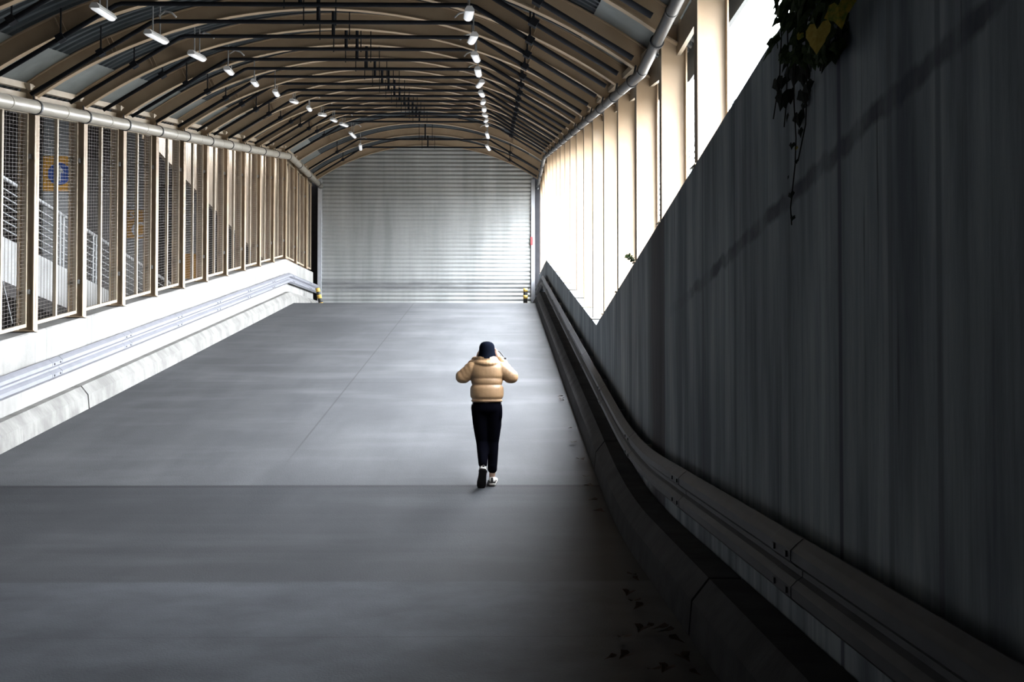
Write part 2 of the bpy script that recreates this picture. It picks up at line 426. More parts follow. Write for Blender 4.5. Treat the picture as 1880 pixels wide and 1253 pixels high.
for i in NFR:
    y = frame_y(i); d = zr(y)
    k = 14-i
    lab = ('tan steel arch frame standing right against the roller shutter' if k == 1 else
           'tan steel arch frame, %s one out from the roller shutter' % ORD[k])
    t = thing('arch_frame', (XC, y, d), lab, 'roof frame', 'tan arch frames of the vault')
    mb = MB(); I_arc(mb, y, d, RAD, .085, .014, -AMAX, AMAX); I_arc(mb, y, d, RAD+.014, .012, .235, -AMAX, AMAX); I_arc(mb, y, d, RAD+.249, .085, .014, -AMAX, AMAX)
    part('rib', mb, M['tan'], t)
    for s in (-1, 1):
        xi = XC+s*HALF; xo = xi+s*.25
        if s < 0 and (i < -1 or i == 13): continue
        base = (zf(y)+1.42) if s < 0 else wall_top(y)
        mb = MB()
        top_i = SPR+d-.02; top_o = SPR+d-.16
        poly_plate(mb, [(xi,base),(xo,base),(xo,top_o),(xi,top_i)], y-.006, y+.006)
        mb.box(min(xi,xi+s*.014), max(xi,xi+s*.014), y-.07, y+.07, base, top_i)
        mb.box(min(xo,xo-s*.014), max(xo,xo-s*.014), y-.07, y+.07, base, top_o)
        mb.box(min(xi,xo)-.03, max(xi,xo)+.03, y-.1, y+.1, base, base+.015)
        part('column', mb, M['tan'], t)
        mb = MB(); poly_plate(mb, [(xi,top_i),(xo,top_o),(xo,top_o+.02),(xi,top_i+.02)], y-.08, y+.08); part('end_plate', mb, M['tan'], t)
        # haunch between the end plate and the curved rib
        x2, z2 = arc(RAD+.26, s*AMAX)
        mb = MB(); poly_plate(mb, [(xi,top_i+.02),(xo,top_o+.02),(xo,SPR+d+.10),(x2,z2+d)], y-.007, y+.007); part('haunch', mb, M['tan'], t)
        a = s*math.asin(3.05/RAD); mb = MB(); x1, z1 = arc(RAD+.014, a); x3, z3 = arc(RAD+.249, a)
        for dx in (-.035, .035):
            for sy in (-1, 1):
                c = ((x1+x3)/2+dx, y+sy*.022, (z1+z3)/2+d); ux = Vector((math.sin(a),0,math.cos(a))); tx = Vector((math.cos(a),0,-math.sin(a)))
                mb.obox(c, ux*.117, Vector((0,.016,0)), tx*.006)
        part('splice_stiffener', mb, M['tan'], t)
        if s < 0 and i >= -1:
            for zz in (1.42+.55, 1.42+2.55):
                part('latch', MB().box(xi-.14, xi-.06, y-.09, y-.03, zf(y)+zz, zf(y)+zz+.07), M['galv'], t)
# eave beams
for nm, sx, label in (('trim_1', -1, 'cream eave beam above the fat pale gutter pipe'), ('trim_2', 1, 'cream eave beam above the slim dark gutter pipe')):
    xi = XC+sx*HALF; lo = SPR-.2
    a, b = sorted((xi+sx*.16, xi+sx*.20)); yy = span(YA, 36.8, 1.7)
    st = struct(nm, MB().sweep([(a,lo),(b,lo),(b,SPR+.06),(a,SPR+.06)], yy, zr), M['cream'], label, 'eave beam')
    a, b = sorted((xi+sx*.06, xi+sx*.16))
    part('upper_angle', MB().sweep([(a,SPR+.10),(b,SPR+.10),(b,SPR+.19),(a,SPR+.17)], yy, zr), M['cream'], st)
    for i in (NFR[1:] if sx < 0 else []):
        y = frame_y(i)-.22; d = zr(y); x = xi+sx*.02
        part('cleat', MB().add([(x-.05,y-.08,SPR+.16+d),(x+.05,y-.08,SPR+.16+d),(x+.05,y+.08,SPR+.16+d),(x-.05,y+.08,SPR+.16+d),(x-.02,y,SPR+.08+d),(x+.02,y,SPR+.08+d)],
             [(0,1,2,3),(0,4,5,1),(2,5,4,3),(1,5,2),(3,4,0)]), M['cream'], st)
struct('trim_3', MB().sweep([(1.98,4.64),(2.02,4.64),(2.02,5.12),(1.98,5.12)], span(YA, 36.8, 1.7), zr), M['deck'], 'dark fascia board along the eave of the open side', 'fascia')
# gutter pipes
def gutter(x, z, r, m, a, b, label, offs):
    t = thing('gutter_pipe', (x, a, z), label, 'pipe')
    pts = [(x, y, z+zr(y)) for y in sorted({a, b, Y0, Y1})]
    part('pipe', MB().tube(pts, r, 20), m, t, True)
    for i in NFR:
        y = frame_y(i)+offs
        if not a < y < b: continue
        dz = zr(y+.02)-zr(y-.02)
        part('clamp', MB().tube([(x,y-.02,z+zr(y-.02)),(x,y+.02,z+zr(y+.02))], r+.014, 18), M['band'], t)
        s = 1 if x > XC else -1
        part('strap', MB().tube([(x+s*.02,y,z+r+zr(y)),(x+s*.05,y+.05,z+.19+zr(y))], .012, 6), M['band'], t)
        y2 = y+.9
        part('joint_sleeve', MB().tube([(x,y2-.02,z+zr(y2-.02)),(x,y2+.02,z+zr(y2+.02))], r+.004, 18), m, t, True)
    return t
gutter(-6.70, 4.72, .10, M['pipe'], YA+.2, 36.9, 'fat cream gutter pipe running above the mesh panels', -.35)
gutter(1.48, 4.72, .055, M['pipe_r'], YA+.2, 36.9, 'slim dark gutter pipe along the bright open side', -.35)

# black suspended pipes following the vault in three straight lengths
pk = [k for k in range(-4, 18) if k != 15]
for j, k in enumerate(reversed(pk)):
    y = 13.98+1.278*k; d = zr(y)
    t = thing('suspended_pipe', (XC, y, d+5.94), 'black kinked pipe slung under the vault, %s one out from the roller shutter' % ORD[j+1], 'pipe', 'black kinked pipes under the vault')
    kz = 5.94
    part('pipe', MB().tube([(XC-4.03,y,4.885+d),(XC-2.33,y,kz-.02+d),(XC-2.26,y,kz+d),(XC+2.26,y,kz+d),(XC+2.33,y,kz-.02+d),(XC+4.03,y,4.885+d)], .030, 10), M['black'], t, True)
    part('hanger', MB().tube([(XC+.05,y,kz+d),(XC+.05,y,6.49+d)], .028, 8), M['black'], t)
    for dx in (-.16, .3):
        part('hanger_rod', MB().tube([(XC+dx,y,kz-.05+d),(XC+dx,y,6.49+d)], .009, 6), M['black'], t)
    for s in (-1, 1):
        f = .58; x = XC+s*(4.03-(4.03-2.33)*f); z = 4.885+(kz-.02-4.885)*f+d
        mb = MB().obox((x, y, z), (.05*math.cos(.55),0,-s*.05*math.sin(.55)), (0,.045,0), (s*.045*math.sin(.55),0,.045*math.cos(.55)))
        r = RAD+.28; xx = x-XC; zt = ZC+math.sqrt(r*r-xx*xx)+d
        mb.tube([(x,y,z),(x,y,zt)], .012, 6)
        part('coupling', mb, M['black'], t)

# hanging fluorescent lamps in two rows
for s in (-1, 1):
    for k in range(13):
        y = 12.12+1.88*k; x = XC+s*2.26; z = 5.70+zr(y); n = 13-k
        row = 'over the mesh side' if s < 0 else 'towards the open side'
        lab = 'white hanging lamp %s, %s' % (row, 'the one beside the shutter' if n == 1 else '%s out from the shutter' % ORD[n])
        t = thing('hanging_lamp', (x, y, z), lab, 'lamp', 'fluorescent lamps hung in two rows')
        yaw = random.uniform(-.16, .16); sl = SL if y < Y1 else 0
        ax = Vector((math.sin(yaw), math.cos(yaw), sl+random.uniform(-.05, .05))).normalized(); sx = ax.cross(Vector((0,0,1))).normalized(); up = sx.cross(ax)
        c = Vector((x, y, z)); L = .32
        sec = [(-.06,0),(.06,0),(.06,.02),(.03,.065),(-.03,.065),(-.06,.02)]
        def loft(sec, L):
            vs = [c+ax*q*L+sx*a+up*b for q in (-1, 1) for a, b in sec]; n_ = len(sec)
            return vs, [tuple(range(n_-1,-1,-1)), tuple(range(n_, 2*n_))]+[(i,(i+1)%n_,n_+(i+1)%n_,n_+i) for i in range(n_)]
        part('housing', MB().add(*loft(sec, L)), M['white'], t)
        arcs = [(.05*math.cos(a), -.032*math.sin(a)) for a in [math.pi*q/8 for q in range(9)]]
        part('tube_cover', MB().add(*loft(arcs, L-.015)), M['tube'], t, True)
        for q in (-.13, .13):
            while any(abs(y+q-frame_y(f)) < .10 for f in NFR) or any(abs(y+q-13.98-1.278*f) < .06 for f in pk): q += .04 if q > 0 else -.04
            p = c+ax*q+up*.06; r = RAD+.29; zt = ZC+math.sqrt(r*r-(p.x-XC)**2)+zr(p.y)
            part('hanger_rod', MB().tube([p, (p.x, p.y, zt)], .011, 6), M['galv'], t)
        p = c+up*.34
        part('conduit', MB().tube([p+ax*.13, p+ax*.1+sx*s*-.1+up*.06, p+ax*.1+sx*s*-.2+up*.03, p+ax*.1+sx*s*-.26-up*.03], .014, 8), M['white'], t, True)

# ---------------------------------------------------------------- mesh panels between the columns of the low wall
XM = XL-.09
for i in range(-1, 13):
    a, b = frame_y(i)+.105, min(frame_y(i+1)-.105, 36.2)
    n = 13-i
    lab = 'wire mesh panel with a thin mullion, %s bay out from the roller shutter' % ORD[n] if n > 1 else 'wire mesh panel with a thin mullion, in the bay beside the roller shutter'
    t = thing('mesh_panel', (XM, a, zf(a)), lab, 'mesh panel', 'mesh panels along the low pale wall')
    def seg(y, z): return (XM, y, z+zr(y))
    bends = [a]+([Y1] if a < Y1 < b else [])+[b]
    mb = MB(); lo, hi = 1.55, 4.64
    mb.sweep([(XM-.02,lo-.05),(XM+.03,lo-.05),(XM+.03,lo),(XM-.02,lo)], bends, zr); mb.sweep([(XM-.02,hi),(XM+.03,hi),(XM+.03,hi+.04),(XM-.02,hi+.04)], bends, zr)
    for y in (a, b-.03): mb.sbox(XM-.02, XM+.03, y, y+.03, lo+zr(y), hi+zr(y), lo+zr(y+.03), hi+zr(y+.03))
    part('panel_frame', mb, M['cream'], t)
    ym = (a+b)/2; part('mullion', MB().sbox(XM-.02, XM+.035, ym-.025, ym+.025, lo+zr(ym-.025), hi+zr(ym-.025), lo+zr(ym+.025), hi+zr(ym+.025)), M['cream'], t)
    mb = MB(); z = lo+.05
    while z < hi:
        mb.sweep([(XM-.002,z-.0015),(XM+.001,z-.0015),(XM+.001,z+.0015),(XM-.002,z+.0015)], bends, zr); z += .055
    y = a+.1
    while y < b-.05:
        mb.sbox(XM-.005, XM+.001, y-.0015, y+.0015, lo+zr(y), hi+zr(y), lo+zr(y), hi+zr(y)); y += .1
    part('wire_mesh', mb, M['wire'], t)

# ---------------------------------------------------------------- roller shutter
YS = 37.0; GX0, GX1 = -6.73, 1.31
mb = MB(); yy = []; z = ZT-.05; P = .155; vs = []
ztop = ZT+SPR+RISE+.25
while z < ztop:
    for dz, dy in ((0,0),(.03,-.016),(.06,-.022),(.09,-.016),(.12,0),(.137,.004)): yy.append((z+dz*P/.155, dy))
    z += P
for z, dy in yy: vs += [(GX0, YS+dy, z), (GX1, YS+dy, z)]
for z, dy in yy: vs += [(GX0, YS+.06, z), (GX1, YS+.06, z)]
n = len(yy); fs = [(2*k,2*k+1,2*k+3,2*k+2) for k in range(n-1)]+[(2*n+2*k,2*n+2*k+2,2*n+2*k+3,2*n+2*k+1) for k in range(n-1)]
fs += [(2*k,2*k+2,2*n+2*k+2,2*n+2*k) for k in range(n-1)]+[(2*k+1,2*n+2*k+1,2*n+2*k+3,2*k+3) for k in range(n-1)]
fs += [(0,2*n,2*n+1,1), (2*n-2,2*n-1,4*n-1,4*n-2)]
dr = struct('door_1', mb.add(vs, fs), M['shutter'], 'large silver roller shutter closing the top of the ramp', 'roller shutter')
for x in (GX0, GX1):
    part('guide_rail', MB().box(x-.07, x+.07, YS-.10, YS-.045, ZT-.02, ZT+SPR+.1).box(x-.07, x-.05, YS-.045, YS+.09, ZT-.02, ZT+SPR+.1).box(x+.05, x+.07, YS-.045, YS+.09, ZT-.02, ZT+SPR+.1), M['guide'], dr)
part('bottom_bar', MB().box(GX0+.08, GX1-.08, YS-.05, YS+.05, ZT, ZT+.09), M['guide'], dr)
solo('warning_plate', MB().box(1.25-.03, 1.25+.05, YS-.125, YS-.102, 6.12, 6.43), M['red'], 'small red plate fixed to the bright guide rail of the shutter', 'sign', (1.25, YS-.12, 6.12))
def bollard(x, y, tilt, label):
    z0 = zf(y); t = thing('striped_bollard', (x, y, z0), label, 'bollard')
    ax = Vector((math.sin(tilt), 0, math.cos(tilt)))
    def at(h): return Vector((x, y, z0))+ax*h
    part('post', MB().tube([at(0), at(.70), at(.72)], [.075,.075,.06], 20), M['blk'], t, True)
    part('base_plate', MB().box(x-.13, x+.13, y-.13, y+.13, z0, z0+.015), M['blk'], t)
    for h in (.06, .34, .58): part('yellow_band', MB().tube([at(h), at(h+.13)], .079, 20), M['yellow'], t, True)
bollard(-6.22, 34.6, -.22, 'black and yellow striped bollard leaning beside the pale curb')
bollard(.96, 34.8, 0.0, 'upright black and yellow striped bollard beside the dark curb')

# ---------------------------------------------------------------- dim parking building beyond the mesh
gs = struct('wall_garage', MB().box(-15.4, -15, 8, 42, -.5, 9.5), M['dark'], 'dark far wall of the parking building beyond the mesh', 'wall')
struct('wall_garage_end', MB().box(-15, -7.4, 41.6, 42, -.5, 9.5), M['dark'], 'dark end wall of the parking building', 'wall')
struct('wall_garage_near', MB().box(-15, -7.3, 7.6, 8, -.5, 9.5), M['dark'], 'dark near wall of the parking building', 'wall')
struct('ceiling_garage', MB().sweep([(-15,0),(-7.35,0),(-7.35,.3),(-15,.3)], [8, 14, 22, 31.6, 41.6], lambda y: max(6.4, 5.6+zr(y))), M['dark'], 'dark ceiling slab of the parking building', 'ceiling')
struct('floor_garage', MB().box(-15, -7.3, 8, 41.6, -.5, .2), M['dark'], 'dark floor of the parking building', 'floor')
def rp(y): return -.131*(y-18.7)
XP = -9.5
yy = [9, 14, 20, 26, 32, 36]
solo('ramp_parapet', MB().sweep([(XP-.2,3.30),(XP,3.30),(XP,4.15),(XP-.2,4.15)], yy, rp), M['rampwall'], 'pale concrete parapet descending behind the mesh', 'parapet', (XP, 9, 3))
solo('descending_slab', MB().sweep([(-14.9,3.05),(XP+.0,3.05),(XP,3.29),(-14.9,3.29)], yy, rp), M['dark'], 'dark sloping slab under the pale descending parapet', 'ramp', (XP, 9, 3))
t = thing('ramp_railing', (XP-.1, 9, 4.15), 'white pipe railing on the descending parapet behind the mesh', 'railing')
part('top_rail', MB().tube([(XP-.1, y, 5.34+rp(y)) for y in (9, 20, 33)], .04, 10), M['handrail'], t, True)
for k in range(6):
    z = 4.36+k*.155; part('bar', MB().tube([(XP-.1, y, z+rp(y)) for y in (9, 20, 33)], .014, 6), M['handrail'], t)
y = 9.3
while y < 33:
    for dy in (0, .16):
        part('post', MB().tube([(XP-.1, y+dy, 4.15+rp(y+dy)), (XP-.1, y+dy, 5.33+rp(y+dy))], .028, 8), M['handrail'], t)
    y += 1.75
def text_mesh(s, size):
    cu = bpy.data.curves.new('lettering', 'FONT'); cu.body = s; cu.size = size; cu.extrude = .004; cu.align_x = 'CENTER'
    o = bpy.data.objects.new('tmp', cu); C.objects.link(o); bpy.context.view_layer.update()
    me = bpy.data.meshes.new_from_object(o.evaluated_get(bpy.context.evaluated_depsgraph_get()))
    bpy.data.objects.remove(o); return me
def pillar(u, width, band, label, sign=None):
    x = -10.5; y = x*1800/(u-915.0); h = width/2; y2 = y+.6
    top = max(6.4, 5.6+zr(y))
    t = thing('square_pillar', (x, y, .2), label, 'pillar')
    part('shaft', MB().box(x-h, x+h, y, y2, .2, top), M['pillar'], t)
    bd = part('painted_band', MB().box(x-h-.004, x+h+.004, y-.004, y2+.004, band[0], band[1]), M['orange'], t, label='orange band')
    if sign == 'arrow':
        cx, cz, r = x+.06, (band[0]+band[1])/2-.01, .265
        vs = [(cx+r*math.cos(a), y-q, cz+r*math.sin(a)) for q in (.006, .03) for a in [2*math.pi*k/36 for k in range(36)]]
        part('arrow_disc', MB().add(vs, [tuple(range(36)), tuple(range(71,35,-1))]+[(k,(k+1)%36,36+(k+1)%36,36+k) for k in range(36)]), M['blue'], t, label='blue disc')
        pts = [(-.04,-.19),(.04,-.19),(.04,.04),(.115,.04),(0,.21),(-.115,.04),(-.04,.04)]
        part('arrow', poly_plate(MB(), [(cx+a, cz+b) for a, b in pts], y-.036, y-.028), M['white'], t, label='white upward arrow')
    elif sign:
        for ch, dx, dz, sz in sign:
            me = text_mesh(ch, sz); me.transform(Matrix.Translation((x+dx, y-.012, dz)) @ Matrix.Rotation(math.pi/2, 4, 'X')); me.transform(Matrix.Translation((-x, -y, -.2)))
            put('painted_letter', me, M['white'], t)
pillar(107, .65, (5.78, 6.62), 'white square pillar with orange band and blue arrow disc behind the mesh', 'arrow')
pillar(252, .52, (5.30, 6.12), 'grey square pillar with orange band lettered 5 and C behind the mesh', [('5', -.13, 5.86, .3), ('C', .06, 5.34, .62)])
pillar(351, .44, (4.55, 5.40), 'slender square pillar with a plain orange band behind the mesh')
mb = MB(); yy = [21.9, 25, 28, 31.6, 36.9]
vs = []
for y in yy:
    lo = max(4.7, 6.70-.145*(y-21.9)); hi = 5.4+zr(y); vs += [(-7.95,y,lo),(-7.85,y,lo),(-7.85,y,hi),(-7.95,y,hi)]
n = len(yy); fs = [(3,2,1,0), tuple((n-1)*4+i for i in range(4))]
for k in range(n-1):
    for i in range(4):
        j = (i+1) % 4; fs.append((k*4+i, k*4+j, k*4+4+j, k*4+4+i))
struct('wall_outer', mb.add(vs, fs), M['clad'], 'tan cladding with a sloping lower edge behind the far mesh panels', 'cladding')
solo('brace_cable', MB().tube([(-7.36,14.25,3.7),(-7.36,14.95,2.3)], .008, 6), M['galv'], 'thin slanting brace cable behind the nearest mesh panel', 'cable', (-7.36, 14.25, 2.3))

# ---------------------------------------------------------------- outside the open side
t = thing('distant_railing', (3.4, 12, 4.4), 'distant horizontal bar railing seen between the bright columns', 'railing')
for k in range(9): part('bar', MB().tube([(3.4,10,4.6+k*.11),(3.4,24,4.6+k*.11)], .012, 6), M['band'], t)
for k in range(8): part('post', MB().box(3.38, 3.42, 10+2*k-.02, 10+2*k+.02, 2.0, 5.5), M['band'], t)

part('shaft', MB().tube([(2.02,8.9,2.9),(2.02,8.9,4.35)], .035, 12), M['band'], t, True)
part('hopper', MB().box(1.96,2.08,8.84,8.96,4.3,4.55), M['band'], t)

# ---------------------------------------------------------------- ivy, weeds and fallen leaves
def leafpts(kind='ivy'):
    h = [(0,-.05),(.16,-.30),(.36,-.33),(.50,-.12),(.48,.12),(.34,.30),(.30,.42),(.16,.58),(0,.80)] if kind == 'heart' else \
        [(0,-.05),(.14,-.26),(.38,-.30),(.46,-.10),(.60,.06),(.44,.20),(.34,.30),(.26,.34),(.12,.58),(0,.78)]
    return h
def leaf(mb, c, nrm, down, size, kind='ivy', fold=.25):
    n = Vector(nrm).normalized(); d = (Vector(down)-n*Vector(down).dot(n)).normalized(); a = d.cross(n)
    c = Vector(c); hp = leafpts(kind)
    spine = [c+d*y*size-n*abs(y)*size*.12 for x, y in hp]
    for s in (-1, 1):
        vs = [c+a*s*x*size+d*y*size-n*x*fold*size-n*abs(y)*size*.12 for x, y in hp]
        m = len(vs); mb.add([c+d*.2*size]+vs, [(0,k+1,k+2) if s > 0 else (0,k+2,k+1) for k in range(m-1)])
def m_leaf(name, a, b):
    t = NT(name); col = t.mix(t.ramp(t.noise(sc=38, detail=3), .35, .65), a, b)
    return t.done(col, .8)
M['ivy'] = m_leaf('ivy_green', (.018,.035,.012), (.05,.085,.022))
M['ivyd'] = m_leaf('dark_ivy', (.012,.016,.014), (.025,.032,.022))
M['yel'] = m_leaf('yellow_leaf', (.80,.55,.11), (.95,.72,.17))
M['yelg'] = m_leaf('mottled_leaf', (.70,.50,.07), (.20,.28,.05))
M['stem'] = simple('ivy_stem', (.03,.025,.02), .8)
M['dead'] = simple('dead_leaf', (.05,.035,.025), .8, 0, .4, 30)
def on_wall(u, v, off=.06):                 # a spot on the face of the tall wall
    x = XR-off; y = x*1800/(u-915.0); return Vector((x, y, CAM_Z+(664-v)/1800*y))
rnd = random.Random(11)
iv = thing('hanging_ivy', on_wall(1490, 60), 'ivy with yellowing leaves hanging over the top of the tall concrete wall', 'plant')
mb = MB()
strands = [[(1470,-60),(1468,60),(1462,170),(1466,250),(1464,300),(1455,380),(1457,412)], [(1500,-70),(1485,40),(1487,150),(1484,225),(1470,290)],
           [(1430,-50),(1440,60),(1436,140),(1424,215)], [(1540,-60),(1535,40),(1545,80)], [(1450,-60),(1452,90),(1448,190),(1444,230)], [(1515,-60),(1510,60),(1512,125)]]
for st in strands: mb.tube([on_wall(u, v, .02+.02*rnd.random()) for u, v in st], .0035, 5)
part('stem', mb, M['stem'], iv)
mb = MB(); md = MB()
for q in range(150):
    u = rnd.gauss(1490, 38); v = rnd.uniform(-70, 95)
    if u < 1415+max(0, 20-v)*.1 or u > 1562: continue
    leaf(mb, on_wall(u, v, rnd.uniform(.03, .16)), (-1, rnd.uniform(-.9,.3), rnd.uniform(-.2,.7)), (rnd.uniform(-.2,.2), rnd.uniform(-.7,.7), -1), rnd.uniform(.07, .115))
for u, v in ((1422,8),(1432,-5),(1440,18),(1428,52),(1448,40),(1418,-20),(1436,-40),(1424,62)):
    p = on_wall(u, v, .03); p.x += .04
    leaf(mb, p, (-1,-.6,.3), (0, rnd.uniform(-.5,.5), -1), .085)
part('foliage', mb, M['ivy'], iv, label='green and dark ivy foliage')
for (u, v, sz) in ((1468,105,.07),(1440,95,.07),(1475,118,.09),(1452,128,.08),(1484,122,.085),(1460,135,.08),(1490,112,.07),(1445,118,.06),(1430,152,.085),(1442,148,.06),(1440,178,.09),(1455,172,.08),
                   (1478,172,.08),(1485,185,.05),(1470,215,.075),(1448,218,.04),(1472,245,.04),(1458,270,.03),(1520,105,.09),(1548,75,.09),(1552,55,.08),(1478,140,.07),(1468,142,.06),(1444,190,.05),(1486,160,.06),(1480,196,.035),(1455,362,.035),(1458,405,.03),(1466,300,.02),(1450,330,.02)):
    leaf(md, on_wall(u, v-8, rnd.uniform(.015, .06)), (-1, rnd.uniform(-.7,.1), rnd.uniform(-.1,.4)), (0, rnd.uniform(-.4,.4), -1), sz*1.25)
part('shaded_foliage', md, M['ivyd'], iv, label='dark trailing ivy leaves')
mb = MB(); leaf(mb, on_wall(1506, 50, .20), (-1,-.75,.1), (0,.06,-1), .125, 'heart', .12); part('yellow_leaf', mb, M['yel'], iv, label='bright yellow heart-shaped leaf')
mb = MB(); leaf(mb, on_wall(1546, 5, .17), (-1,-.7,.2), (0,-.25,-1), .13, 'ivy', .15); part('mottled_leaf', mb, M['yelg'], iv, label='yellow leaf with a green centre')
mb = MB(); leaf(mb, on_wall(1472, 58, .14), (-1,-.5,.3), (0,.4,-1), .055); leaf(mb, on_wall(1465, 268, .03), (-1,-.3,.1), (0,.1,-1), .03)
part('olive_leaf', mb, M['yelg'], iv)
def weed(y, dx, n, h, label):
    base = Vector((XR+dx, y, wall_top(y))); t = thing('wall_weed', base, label, 'plant'); st = MB(); lf = MB()
    for k in range(n):
        a = rnd.uniform(0, 6.28); tip = base+Vector((math.cos(a)*h*.5-.05, math.sin(a)*h*.4, h*rnd.uniform(.5,1)))
        st.tube([base, base+(tip-base)*.5+Vector((0,0,h*.15)), tip], .003, 5)
        for f in (.5, .75, 1):
            leaf(lf, base+(tip-base)*f+Vector((0,0,.02)), (-.6,-.8,.5), (math.cos(a), math.sin(a), -.6), h*.28)
    part('stem', st, M['stem'], t); part('foliage', lf, M['ivy'], t)
weed(11.25, .05, 6, .16, 'small green weed growing on the top of the tall wall')
weed(21.5, .10, 4, .13, 'tiny weed on the far low stretch of the dark parapet')
def floor_pt(u, v):
    y = (CAM_Z)/((v-664)/1800) if v > 970 else (CAM_Z+SL*Y0)/((v-664)/1800+SL)
    return (u-915)/1800*y, y
spots = [(1045,736),(1036,739),(1050,732),(1062,790),(1052,818),(1084,850),(1093,880),(1080,900),(1120,928),(1130,955),(1170,1062),(1182,1068),(1155,1095),(1165,1112),(1178,1122),
         (1196,1158),(1180,1162),(1215,1165),(1125,1215),(1152,1212),(1238,1170),(1262,1185),(1300,1243),(1225,1235),(1200,1240),(1146,1180),(1250,1215)]
proto = None
for u, v in spots:
    x, y = floor_pt(u, v); x = min(x, 1.06)
    if proto is None:
        mb = MB(); leaf(mb, (0,0,.035), (0,.15,1), (0,1,0), .085, 'ivy', -.3)
        proto = o = solo('fallen_leaf', mb, M['dead'], 'brown dead leaf lying on the ramp by the dark curb', 'leaf', (0,0,0), 'dead leaves by the dark curb')
    else:
        o = proto.copy(); C.objects.link(o)
    o.location = (x, y, zf(y)+.002); o.rotation_euler = (math.atan(SL) if y > Y0 else 0, 0, rnd.uniform(0, 6.28)); o.scale = (rnd.uniform(.8, 1.5),)*3

# ---------------------------------------------------------------- the walking person
def remesh(name, mb, m, parent, voxel, smooth=6, fac=.5, disp=None):
    me = mb.mesh('tmp'); o = bpy.data.objects.new('tmp', me); C.objects.link(o)
    r = o.modifiers.new('r', 'REMESH'); r.mode = 'VOXEL'; r.voxel_size = voxel; r.use_smooth_shade = True
    if smooth:
        q = o.modifiers.new('s', 'SMOOTH'); q.factor = fac; q.iterations = smooth
    bpy.context.view_layer.update()
    me2 = bpy.data.meshes.new_from_object(o.evaluated_get(bpy.context.evaluated_depsgraph_get()))
    bpy.data.objects.remove(o); bpy.data.meshes.remove(me); me2.name = name
    me2.materials.clear()
    for p in me2.polygons: p.use_smooth = True
    return put(name, me2, m, parent)
PY = 11.66; PX = -.136
person = thing('person', (PX, PY, zf(PY)), 'person in tan puffer jacket and black cap walking up the ramp, hands raised', 'person')
M['skin'] = simple('skin', (.50,.30,.22), .5, 0, .06, 12)
def m_cloth(name, c, rough=.7, bump=.3, sc=60):
    t = NT(name); t.bump(t.noise(sc=sc, detail=4), bump, .004)
    return t.done(t.mix(t.ramp(t.noise(sc=9, detail=4), .35, .65), tuple(q*.86 for q in c), tuple(q*1.1 for q in c)), rough) if rough < .85 else (setattr(t.b.inputs['Specular IOR Level'], 'default_value', 0), t.done(c, .65), t.m)[2]
M['jacket'] = m_cloth('tan_puffer_nylon', (.50,.30,.155), .5, .5, 26)
M['trouser'] = m_cloth('black_twill', (.004,.004,.007), .9)
M['cap'] = m_cloth('black_cap_cloth', (.007,.009,.016), .9)
M['hair'] = simple('black_hair', (.012,.011,.011), .8)
M['shoe'] = m_cloth('cream_sneaker', (.66,.64,.60), .6, .2)
M['sole'] = simple('dark_rubber_sole', (.035,.032,.03), .75, 0, .2, 20)
M['eye'] = simple('eye_white', (.7,.7,.7), .3)
# hands: palm, four fingers and a thumb each, closed on the camera body
def hand(mb, wrist, knuck, curl, side):
    w_, k_ = Vector(wrist), Vector(knuck); f = (k_-w_).normalized(); up = Vector((0,0,1)); a = f.cross(up).normalized()*side; nrm = a.cross(f).normalized()*side
    mb.limb([w_, w_+(k_-w_)*.5, k_], [.026,.034,.036], 12)
    for q, (off, ln) in enumerate(((.030,.070),(.010,.080),(-.011,.074),(-.030,.058))):
        b = k_+nrm*off; c1 = b+f*ln*.5+curl*ln*.15; c2 = c1+f*ln*.18+curl*ln*.38; c3 = c2+curl*ln*.30-f*ln*.08
        mb.limb([k_+nrm*off*.8-f*.01, b+f*.012, c1, c2, c3], [.011,.0105,.0095,.009,.008], 8)
    b = w_+(k_-w_)*.35-a*0+curl*.02+nrm*.02
    mb.limb([b, b+curl*.03+f*.02+nrm*.02, b+curl*.045+f*.05+nrm*.02], [.014,.0115,.009], 8)
mb = MB()
mb.sup((0,.02,1.585), (.076,.098,.118), .95, .95, 24, 16)                                   # skull
mb.sup((0,.075,1.525), (.052,.052,.062), 1, 1, 18, 12)                                       # jaw
mb.limb([(0,.0,1.40),(0,.01,1.52)], [.058,.054], 16)
mb.limb([(0,.108,1.60),(0,.128,1.565),(0,.118,1.555)], [.010,.016,.012], 10)                 # nose
mb.limb([(-.02,.112,1.518),(.02,.112,1.518)], [.008,.008], 8); mb.limb([(-.017,.110,1.505),(.017,.110,1.505)], [.009,.009], 8)
for s in (-1, 1): mb.sup((s*.078,.02,1.575), (.012,.024,.034), 1, 1, 12, 8)                   # ears
mb.limb([(0,0,.96),(0,0,1.12),(0,.0,1.30),(0,0,1.40)], [.12,.11,.13,.08], 18)                # trunk
mb.limb([(-.16,0,1.38),(.16,0,1.38)], [.07,.07], 14)
for s in (-1, 1):
    wx, wy, wz = (s*.125+.012, .17, 1.50)
    mb.limb([(s*.17,0,1.38),(s*.29,.05,1.27),(wx,wy,wz)], [.055,.045,.030], 12)
    hand(mb, (wx, wy, wz), (s*.095+.012, .205, 1.565), Vector((-s*.72,.5,.28)).normalized(), s)
hipl, hipr = Vector((-.085,0,.92)), Vector((.08,0,.92))
kl, kr = Vector((-.055,.05,.50)), Vector((.072,.05,.50)); al, ar = Vector((-.045,-.13,.265)), Vector((.062,0,.10))
mb.limb([(0,0,1.0),hipl,kl,al], [.11,.085,.052,.038], 14); mb.limb([(0,0,1.0),hipr,kr,ar], [.11,.085,.052,.036], 14)
